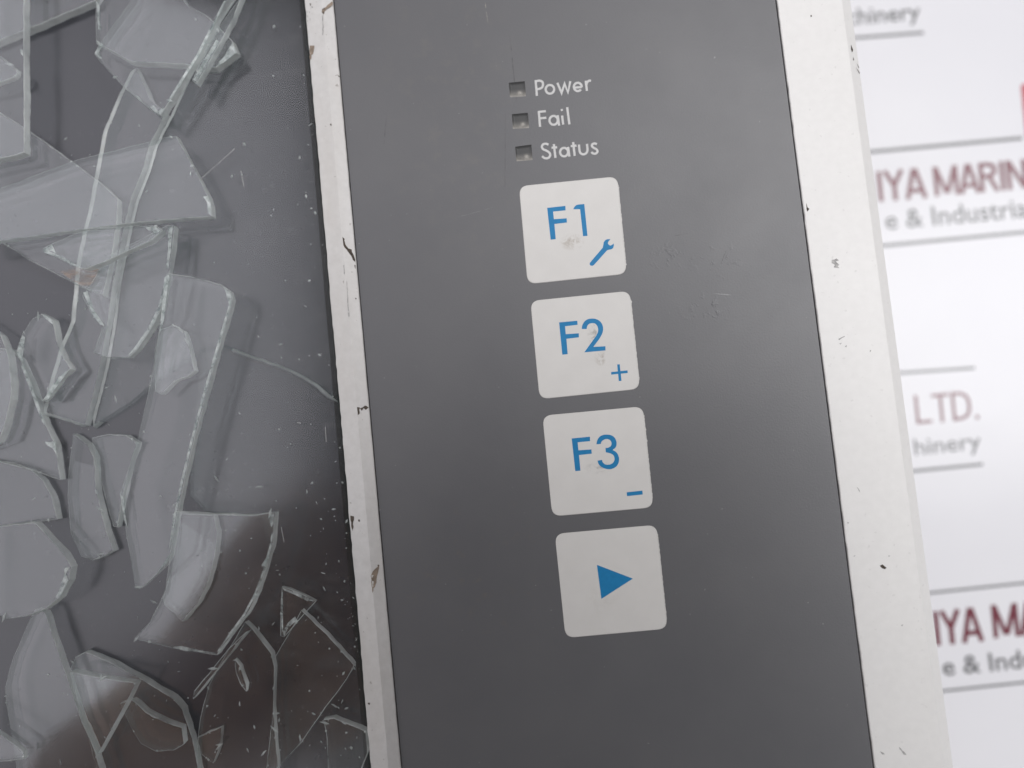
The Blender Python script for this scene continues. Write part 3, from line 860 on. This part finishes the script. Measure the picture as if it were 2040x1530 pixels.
SH = [  # (label, outline in photo points)  -- from the bottom of the pile upwards
    ('long curved strip of glass beside the edge of the remaining pane', [(272, 135), (300, 200), (330, 225), (298, 288), (283, 340), (260, 398), (248, 448), (236, 508), (224, 568), (213, 648), (201, 718), (187, 778), (169, 846), (92, 821), (112, 745), (128, 690), (150, 640), (155, 590), (160, 530), (172, 470), (185, 418), (203, 320), (215, 260), (245, 188)]),
    ('shard whose greenish edge slants across the upper left corner', [(-60, -60), (230, -60), (186, 2), (100, 38), (20, 70), (-60, 104)]),
    ('blunt shard tip by the left picture edge, under the tall straight shard', [(-60, 78), (0, 113), (33, 139), (34, 146), (28, 153), (0, 163), (-60, 176)]),
    ('broad pointed shard with a green right edge, under the four sided shard', [(-60, 188), (50, 256), (145, 324), (196, 362), (234, 396), (232, 440), (222, 510), (205, 588), (165, 572), (60, 518), (0, 480), (-60, 450)]),
    ('six sided shard at the top with a level lower edge', [(190, -60), (192, 85), (205, 90), (262, 122), (355, 127), (430, 134), (471, 104), (462, 82), (415, 35), (370, 8), (330, -60)]),
    ('arched shard between the two narrow tips, left of the longest shard', [(183, 873), (215, 866), (250, 868), (273, 882), (262, 915), (245, 985), (233, 1050), (226, 1048), (213, 1000), (195, 930)]),
    ('slim tapering shard pointing down beside the arched shard', [(145, 865), (172, 885), (186, 912), (192, 980), (210, 1055), (226, 1097), (205, 1108), (185, 1115), (163, 1108), (142, 1062), (135, 990), (138, 930)]),
    ('wide bottom shard with a thick arched upper edge', [(138, 1340), (150, 1310), (170, 1300), (215, 1318), (280, 1353), (345, 1393), (363, 1414), (382, 1470), (404, 1580), (205, 1580), (180, 1480), (150, 1400)]),
    ('dim quadrilateral shard with a corner against the bar', [(600, 1217), (650, 1264), (704, 1325), (690, 1352), (640, 1420), (600, 1478), (555, 1528), (530, 1545), (545, 1420), (548, 1310), (575, 1265)]),
    ('curved inner shard showing through the big curved shard', [(345, 1024), (425, 1027), (432, 1060), (428, 1105), (414, 1160), (395, 1200), (364, 1237), (330, 1205), (325, 1190), (345, 1130)]),
    ('small pale five sided shard lying under the longest shard', [(318, 658), (345, 648), (366, 660), (375, 690), (387, 738), (372, 750), (350, 757), (322, 785), (310, 778), (308, 700)]),
    ('low corner shard beside the bar at the bottom', [(645, 1435), (665, 1432), (700, 1446), (728, 1458), (731, 1500), (700, 1580), (657, 1580), (652, 1470)]),
    ('shard with a crescent lower edge inside the wide bottom shard', [(240, 1402), (262, 1395), (290, 1420), (330, 1440), (362, 1450), (366, 1482), (345, 1494), (310, 1496), (281, 1481), (262, 1450)]),
    ('triangular sliver across the thick edge near the bottom', [(395, 1470), (441, 1449), (436, 1490), (424, 1520), (402, 1502)]),
    ('long narrow shard with a green band down its right side, bottom left', [(70, 1215), (88, 1220), (112, 1290), (132, 1345), (160, 1430), (190, 1500), (212, 1580), (40, 1580), (25, 1470), (12, 1400), (10, 1370), (25, 1315), (55, 1245)]),
    ('tapering shard over the brownish reflection at the bottom left', [(140, 1340), (205, 1352), (270, 1362), (245, 1410), (215, 1465), (195, 1502), (165, 1440)]),
    ('tall bottom shard peaked at its top, right of the thick arched edge', [(488, 1240), (505, 1257), (540, 1303), (546, 1330), (544, 1400), (547, 1460), (553, 1525), (550, 1580), (396, 1580), (393, 1490), (400, 1430), (415, 1370), (440, 1322)]),
    ('shard with a knobbly bright right rim below the left edge stack', [(-60, 1062), (15, 1048), (70, 1042), (92, 1065), (125, 1102), (141, 1130), (136, 1156), (118, 1190), (88, 1213), (50, 1227), (12, 1233), (0, 1225), (-60, 1242)]),
    ('four sided shard with two pale edges and a right hand corner', [(-60, 398), (0, 376), (150, 320), (335, 273), (350, 272), (385, 335), (414, 392), (420, 410), (421, 430), (330, 437), (240, 446), (120, 462), (0, 479), (-60, 490)]),
    ('tall straight shard with a vertical pale edge at the left', [(-60, -60), (46, -60), (46, 60), (47, 150), (48, 303), (30, 309), (0, 315), (-60, 330)]),
    ('kite shaped shard pointing down at the top', [(270, -60), (262, 0), (200, 85), (188, 106), (200, 122), (245, 170), (300, 216), (320, 228), (345, 190), (395, 110), (450, 0), (470, -60)]),
    ('shard with a bent right edge curling left at its foot', [(333, 449), (347, 450), (336, 545), (320, 615), (300, 655), (272, 697), (257, 711), (215, 711), (187, 702), (192, 690), (206, 648), (187, 632), (165, 590), (172, 580), (215, 512), (290, 472)]),
    ('ring like oval shard with bright chipped edges at the left', [(33, 702), (45, 665), (65, 636), (82, 626), (104, 638), (115, 690), (122, 705), (140, 735), (118, 752), (95, 785), (84, 798), (72, 785), (52, 740)]),
    ('shard with a long pale edge running down to a white chip, left', [(-60, 690), (20, 696), (40, 716), (62, 768), (90, 845), (110, 887), (120, 955), (62, 935), (30, 922), (0, 917), (-60, 912)]),
    ('lens shaped shard with a white left corner, below the four sided shard', [(84, 497), (102, 487), (150, 466), (200, 455), (260, 451), (310, 450), (322, 459), (300, 478), (250, 500), (210, 520), (170, 535), (140, 527), (118, 514), (90, 503)]),
    ('longest shard, standing clear at the middle with a bright right edge', [(333, 545), (385, 553), (440, 568), (458, 580), (463, 597), (440, 675), (410, 785), (385, 880), (365, 965), (350, 1035), (338, 1110), (330, 1125), (310, 1145), (285, 1168), (270, 1172), (265, 1140), (253, 1070), (245, 1010), (240, 985), (258, 930), (275, 875), (290, 810), (305, 740), (315, 680), (325, 610)]),
    ('big curved shard with a sharp upper right corner, low on the screen', [(350, 1020), (430, 1026), (500, 1028), (547, 1022), (543, 1080), (530, 1130), (513, 1180), (490, 1225), (462, 1262), (432, 1304), (400, 1299), (345, 1290), (268, 1272), (300, 1240), (330, 1180), (338, 1120)]),
    ('dull shard with a right angled corner at the left edge', [(-60, 912), (0, 920), (60, 936), (85, 957), (103, 990), (113, 1034), (60, 1040), (0, 1047), (-60, 1054)]),
    ('thick rounded shard cut off by the left picture edge', [(-60, 630), (0, 668), (14, 705), (22, 760), (21, 795), (8, 850), (-5, 880), (-60, 900)]),
    ('small triangular shard near the bar', [(562, 1170), (590, 1180), (628, 1198), (612, 1215), (590, 1240), (566, 1268), (560, 1266), (560, 1220)]),
    ('thin needle of glass by the kite shaped shard', [(490, -60), (476, 0), (440, 50), (415, 90), (384, 160), (391, 166), (432, 95), (464, 35), (500, -60)]),
    ('hair thin splinter by the big curved shard', [(492, 1258), (470, 1284), (448, 1314), (412, 1358), (385, 1392), (388, 1377), (425, 1332), (455, 1294)]),
    ('blunt thick shard in the bottom left corner', [(-60, 1425), (0, 1463), (47, 1498), (48, 1511), (20, 1515), (-60, 1519)]),
    ('tiny lens shaped chip on the tall bottom shard', [(468, 1315), (478, 1328), (490, 1364), (491, 1376), (480, 1362), (471, 1340)]),
]


def inside(p, poly):
    x, y = p; r = False
    for i in range(len(poly)):
        (x1, y1), (x2, y2) = poly[i - 1], poly[i]
        if (y1 > y) != (y2 > y) and x < (x2 - x1) * (y - y1) / (y2 - y1) + x1: r = not r
    return r


def overlap(a, b):
    ax0, ax1 = min(p[0] for p in a), max(p[0] for p in a); ay0, ay1 = min(p[1] for p in a), max(p[1] for p in a)
    bx0, bx1 = min(p[0] for p in b), max(p[0] for p in b); by0, by1 = min(p[1] for p in b), max(p[1] for p in b)
    x0, x1, y0, y1 = max(ax0, bx0) - 4, min(ax1, bx1) + 4, max(ay0, by0) - 4, min(ay1, by1) + 4
    if x0 >= x1 or y0 >= y1: return False
    y = y0
    while y <= y1:
        x = x0
        while x <= x1:
            if inside((x, y), a) and inside((x, y), b): return True
            x += 4
        y += 4
    return False


# chips along the edges make neighbours of the pane; the rest lie on what is below them
def strip(line, wd):
    P = [Vector(p) for p in line]; A, B = [], []
    for i, p in enumerate(P):
        d = (P[min(i + 1, len(P) - 1)] - P[max(i - 1, 0)]).normalized()
        k = wd * (0.3 if i in (0, len(P) - 1) else 0.5)
        A.append(tuple(p + Vector((-d.y, d.x)) * k)); B.append(tuple(p - Vector((-d.y, d.x)) * k))
    return A + B[::-1]


CHIPS_GLINTS = [  # shelled-off rims, plus edge glints painted as pale slivers
    ('shard with a knobbly', [(111, 1191), (119, 1190), (136, 1156), (131, 1143), (139, 1130), (129, 1131), (128, 1145), (121, 1168)]),
    ('shard with a long pale edge', [(90, 880), (98, 881), (109, 878), (113, 906), (105, 893), (94, 887)]),
    ('shard with a long pale edge', [(34, 703), (41, 718), (47, 722), (46, 714), (38, 702)]),
    ('lens shaped shard', [(85, 498), (103, 487), (107, 494), (111, 505), (104, 500), (97, 500), (128, 513), (156, 530), (146, 529), (118, 513), (91, 504)]),
    ('lens shaped shard', [(290, 453), (309, 451), (320, 459), (308, 467), (303, 460), (296, 459)]),
    ('ring like', [(34, 700), (40, 682), (45, 668), (50, 672), (48, 688), (46, 704), (45, 716), (38, 712)]),
    ('ring like', [(88, 796), (100, 776), (117, 752), (138, 736), (124, 756), (106, 780), (96, 797)]),
    ('ring like', [(84, 627), (92, 629), (103, 638), (106, 646), (98, 641), (90, 634)]),
    ('shard with a bent right edge', [(166, 583), (174, 580), (178, 592), (186, 615), (207, 647), (199, 647), (187, 631), (176, 606)]),
    ('shard with a bent right edge', [(335, 451), (344, 452), (340, 500), (335, 535), (331, 535), (335, 495)]),
    ('longest shard', [(328, 553), (335, 547), (338, 553), (333, 580), (326, 640), (319, 662), (322, 620), (326, 585)]),
    ('longest shard', [(446, 572), (458, 581), (462, 596), (458, 612), (452, 592), (450, 583)]),
    ('longest shard', [(240, 986), (246, 990), (249, 1018), (254, 1052), (248, 1035), (243, 1008)]),
    ('longest shard', [(333, 1120), (341, 1100), (336, 1112), (328, 1126), (312, 1143), (318, 1134)]),
    ('six sided', [(193, 2), (199, 14), (198, 40), (202, 60), (196, 58), (194, 30)]),
    ('six sided', [(430, 133), (447, 124), (470, 105), (463, 86), (456, 96), (448, 112), (438, 122)]),
    ('kite shaped', [(189, 106), (198, 90), (203, 92), (197, 104), (204, 118), (198, 116)]),
    ('kite shaped', [(298, 213), (306, 210), (316, 222), (325, 212), (328, 216), (320, 227), (310, 223)]),
    ('small triangular', [(566, 1268), (575, 1250), (592, 1236), (588, 1228), (574, 1240), (564, 1258)]),
    ('small triangular', [(563, 1171), (590, 1180), (627, 1198), (612, 1197), (588, 1185), (566, 1176)]),
    ('big curved shard', [(538, 1026), (546, 1023), (545, 1042), (541, 1050), (537, 1040)]),
    ('big curved shard', [(528, 1128), (534, 1112), (535, 1104), (526, 1118), (521, 1126), (522, 1130)]),
    ('big curved shard', [(345, 1289), (362, 1287), (378, 1291), (400, 1296), (431, 1302), (400, 1299), (372, 1297), (356, 1293)]),
    ('four sided shard', [(405, 392), (414, 390), (420, 408), (420, 429), (414, 424), (413, 404)]),
    ('thin needle', [(385, 159), (391, 164), (412, 125), (437, 84), (431, 79), (408, 118)]),
    ('longest shard', strip([(460, 600), (447, 645), (434, 690), (406, 787), (381, 882), (361, 966), (347, 1035), (338, 1092)], 4.5)),  # strip entries are edge glints laid on as pale colour
    ('big curved shard', strip([(543, 1060), (539, 1088), (527, 1132), (510, 1180), (487, 1224), (459, 1262), (434, 1298)], 4.0)),
    ('shard with a bent right edge', strip([(330, 560), (317, 615), (297, 655), (270, 694), (256, 708)], 5.0)),
    ('shard with a long pale edge', strip([(44, 728), (60, 768), (74, 806), (88, 845)], 6.0)),
    ('kite shaped', strip([(448, 2), (420, 58), (394, 110), (362, 160), (334, 204)], 5.0)),
    ('small triangular', strip([(562, 1180), (562, 1222), (563, 1258)], 3.5)),
    ('tall straight shard', [(40, 98), (45, 99), (46, 112), (42, 107)]),
]
M_CHIP_GLINT = mat_fracture('frosted_chip_glint', 0.0, 1.05, 0.0, 0.2, 800)
# faint scratches on the pane
for a_, b_ in (((396, 360), (468, 296)), ((560, 1050), (566, 1080)), ((648, 850), (650, 880)), ((480, 340), (486, 372)), ((592, 842), (600, 843))):
    ribbon([[un(*a_, ZP + 0.02), un(*b_, ZP + 0.02)]], 0.07, ZP + 0.02, 'scratch', M_PALE, panel)
LEV = [(PANE_A, 0), (PANE_B, 0)]
STEP = 1.50
for label, px in SH:
    lv = 0
    for q, l in LEV:
        if l + 1 > lv and overlap(px, q): lv = l + 1
    LEV.append((px, lv))
    small = max(max(p[0] for p in px) - min(p[0] for p in px), max(p[1] for p in px) - min(p[1] for p in px)) < 120
    th = GT * (0.62 if small else 1.0)
    zt = ZP - GT + lv * STEP + th
    o = fragment('glass_shard', px, zt, th, M_GLASS, flare=random.uniform(-0.10, 0.12), left_slope=1.25 if label.startswith('long curved') else 0.0)
    tag(o, label, 'glass shard', 'loose shards of the broken screen glass')
    for key_, pts in CHIPS_GLINTS:
        if label.startswith(key_):
            g = [un(*p, zt + 0.05) - Vector(o.location) / MM for p in pts]
            if area2(g) < 0: g = g[::-1]
            slab('rim_chip_glint', [(p.x, p.y) for p in g], zt + 0.09 - o.location.z / MM, 0.07, M_CHIP_GLINT, o)
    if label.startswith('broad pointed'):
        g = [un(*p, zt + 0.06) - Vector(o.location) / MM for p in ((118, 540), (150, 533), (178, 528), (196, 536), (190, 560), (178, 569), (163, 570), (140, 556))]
        flat_up('brown_smear', g, zt + 0.06 - o.location.z / MM, M_BROWN_PATCH, o)  # speckled see-through brown patch near the shard's tip

# ------------------------------------------------------------------ glass crumbs (nobody could count them)
vs, fs = [], []
polys = [(p, l) for p, l in LEV]
spots = [(random.uniform(0, 1), random.uniform(0, 1)) for _ in range(340)]
edge_spots = []
for p, l in LEV[2:]:
    for _ in range(7):
        i = random.randrange(len(p)); t = random.random() ** 2
        a, b = p[i - 1], p[i]
        edge_spots.append((b[0] + (a[0] - b[0]) * t, b[1] + (a[1] - b[1]) * t, l))


def crumb(px_, py, zt, s, long=4.0):
    p = un(px_, py, zt)
    o_ = len(vs)
    a0 = random.uniform(0, 6.28); el = min(long, random.choice((1.0, 1.4, 2.2, 4.0)))
    for k in range(4):
        a = k * 1.571 + random.uniform(-.4, .4)
        x, y = math.cos(a) * s * el, math.sin(a) * s
        vs.append((p.x + x * math.cos(a0) - y * math.sin(a0), p.y + x * math.sin(a0) + y * math.cos(a0), zt))
    vs.append((p.x + random.uniform(-.3, .3) * s, p.y + random.uniform(-.3, .3) * s, zt + s * random.uniform(.4, .9)))
    for k in range(4): fs.append((o_ + k, o_ + (k + 1) % 4, o_ + 4))
    fs.append((o_ + 3, o_ + 2, o_ + 1, o_))


def top_at(px_, py):
    lv = max([l for p, l in polys if inside((px_, py), p)] + [-1])
    return Z_LCD + 0.03 if lv < 0 else ZP + lv * STEP + 0.12


for u, v in spots:
    py = (v ** 0.5) * 1560 - 15
    lim = 606 + py * 0.0856
    px_ = lim - 4 - (u ** 1.7) * (lim - 10)
    crumb(px_, py, top_at(px_, py), random.choice((0.03, 0.04, 0.05, 0.05, 0.07, 0.10, 0.16)))
for x, y, s in ((546, 53, .30), (487, 287, .28), (462, 351, .26), (482, 348, .16), (597, 314, .26), (605, 150, .16), (598, 53, .12), (544, 151, .12), (628, 424, .30), (620, 415, .18), (545, 417, .10), (616, 559, .22), (596, 716, .16),
                (663, 790, .14), (640, 1240, .12), (590, 1012, .10), (675, 1118, .18), (690, 1092, .14), (672, 1180, .14), (690, 1062, .16), (640, 1478, .20), (648, 1490, .16), (700, 1490, .26), (690, 1460, .2), (440, 1100, .14), (490, 1142, .16), (478, 1097, .2)):
    crumb(x, y, top_at(x, y), s * 0.85, 1.3)
for x, y, l in edge_spots:
    crumb(x, y, ZP + l * STEP + 0.02, random.choice((0.06, 0.08, 0.10, 0.15, 0.2)))
cr = mesh_obj('glass_crumbs', vs, fs, M_EDGE)
tag(cr, 'fine glass crumbs and grit scattered over the display', 'glass crumbs', kind='stuff')

# ------------------------------------------------------------------ the photographer's phone and hand (seen mirrored in the glass)
M_PHONE = mat_plain('black_phone_back', (0.018, 0.018, 0.02), 0.3)
M_SKIN = mat_plain('brown_skin', (0.54, 0.38, 0.30), 0.5, 0.4, 0.15, 60, 0.2)
M_CUFF = mat_plain('dark_sleeve_cloth', (0.03, 0.03, 0.035), 0.9, 0.2, 0.3, 500, 0.3)
phone = empty('phone', (15, -52, 122))
tag(phone, 'black phone held above the panel, mirrored as the dark patch in the glass', 'phone')
body = slab('phone_body', rounded([Vector((-62, -14, 0)), Vector((95, -14, 0)), Vector((95, -90, 0)), Vector((-62, -90, 0))], 9), 130, 8.5, M_PHONE, None, 1.2)
on(body, phone)


def skin_chain(name, chains, mat, par=None):
    vs, es, rs = [], [], []
    for ch in chains:
        prev = None
        for item in ch:
            if isinstance(item, int): prev = item; continue
            x, y, zz, r = item
            vs.append(Vector((x + 6, y - 32, zz)) * MM); rs.append(r * MM)
            if prev is not None: es.append((prev, len(vs) - 1))
            prev = len(vs) - 1
    me = bpy.data.meshes.new(name); me.from_pydata(vs, es, [])
    o = bpy.data.objects.new(name, me); COL.objects.link(o)
    o.modifiers.new('skin', 'SKIN'); sub = o.modifiers.new('subdiv', 'SUBSURF'); sub.levels = sub.render_levels = 2
    lay = me.skin_vertices[0] if me.skin_vertices else None
    if lay is None:
        bm = bmesh.new(); bm.from_mesh(me); bm.verts.layers.skin.verify(); bm.to_mesh(me); bm.free(); lay = me.skin_vertices[0]
    for i, r in enumerate(rs):
        lay.data[i].radius = (r, r); lay.data[i].use_root = (i == 0)
    me.materials.append(mat)
    if par: on(o, par)
    return o


hand = empty('person', (-112, -96, 125))
tag(hand, 'bare brown hand gripping the phone end, mirrored as a warm tint in the glass', 'person')
skin_chain('hand', [
    [(-186, -108, 156, 22), (-150, -92, 146, 20), (-116, -74, 138, 23), (-97, -54, 135, 23)],
    [3, (-98, -34, 135, 12), (-84, -22, 124, 9.5), (-74, -18, 117, 8.5), (-64, -19, 114.5, 7.5)],
    [3, (-94, -46, 132, 12), (-80, -36, 119, 9.8), (-70, -33, 113, 8.8), (-58, -34, 112.5, 7.6)],
    [3, (-92, -60, 131, 12), (-80, -52, 118, 9.4), (-69, -51, 113, 8.5), (-58, -52, 112.5, 7.4)],
    [2, (-96, -84, 134, 11), (-82, -72, 122, 8.6), (-72, -69, 115.5, 7.8), (-62, -68, 114, 6.8)],
    [2, (-106, -92, 148, 13), (-84, -88, 146, 11), (-62, -70, 142, 9.5), (-44, -56, 140, 8)]], M_SKIN, hand)
skin_chain('sleeve', [[(-200, -130, 166, 30), (-240, -230, 200, 42), (-340, -380, 270, 58)]], M_CUFF, hand)
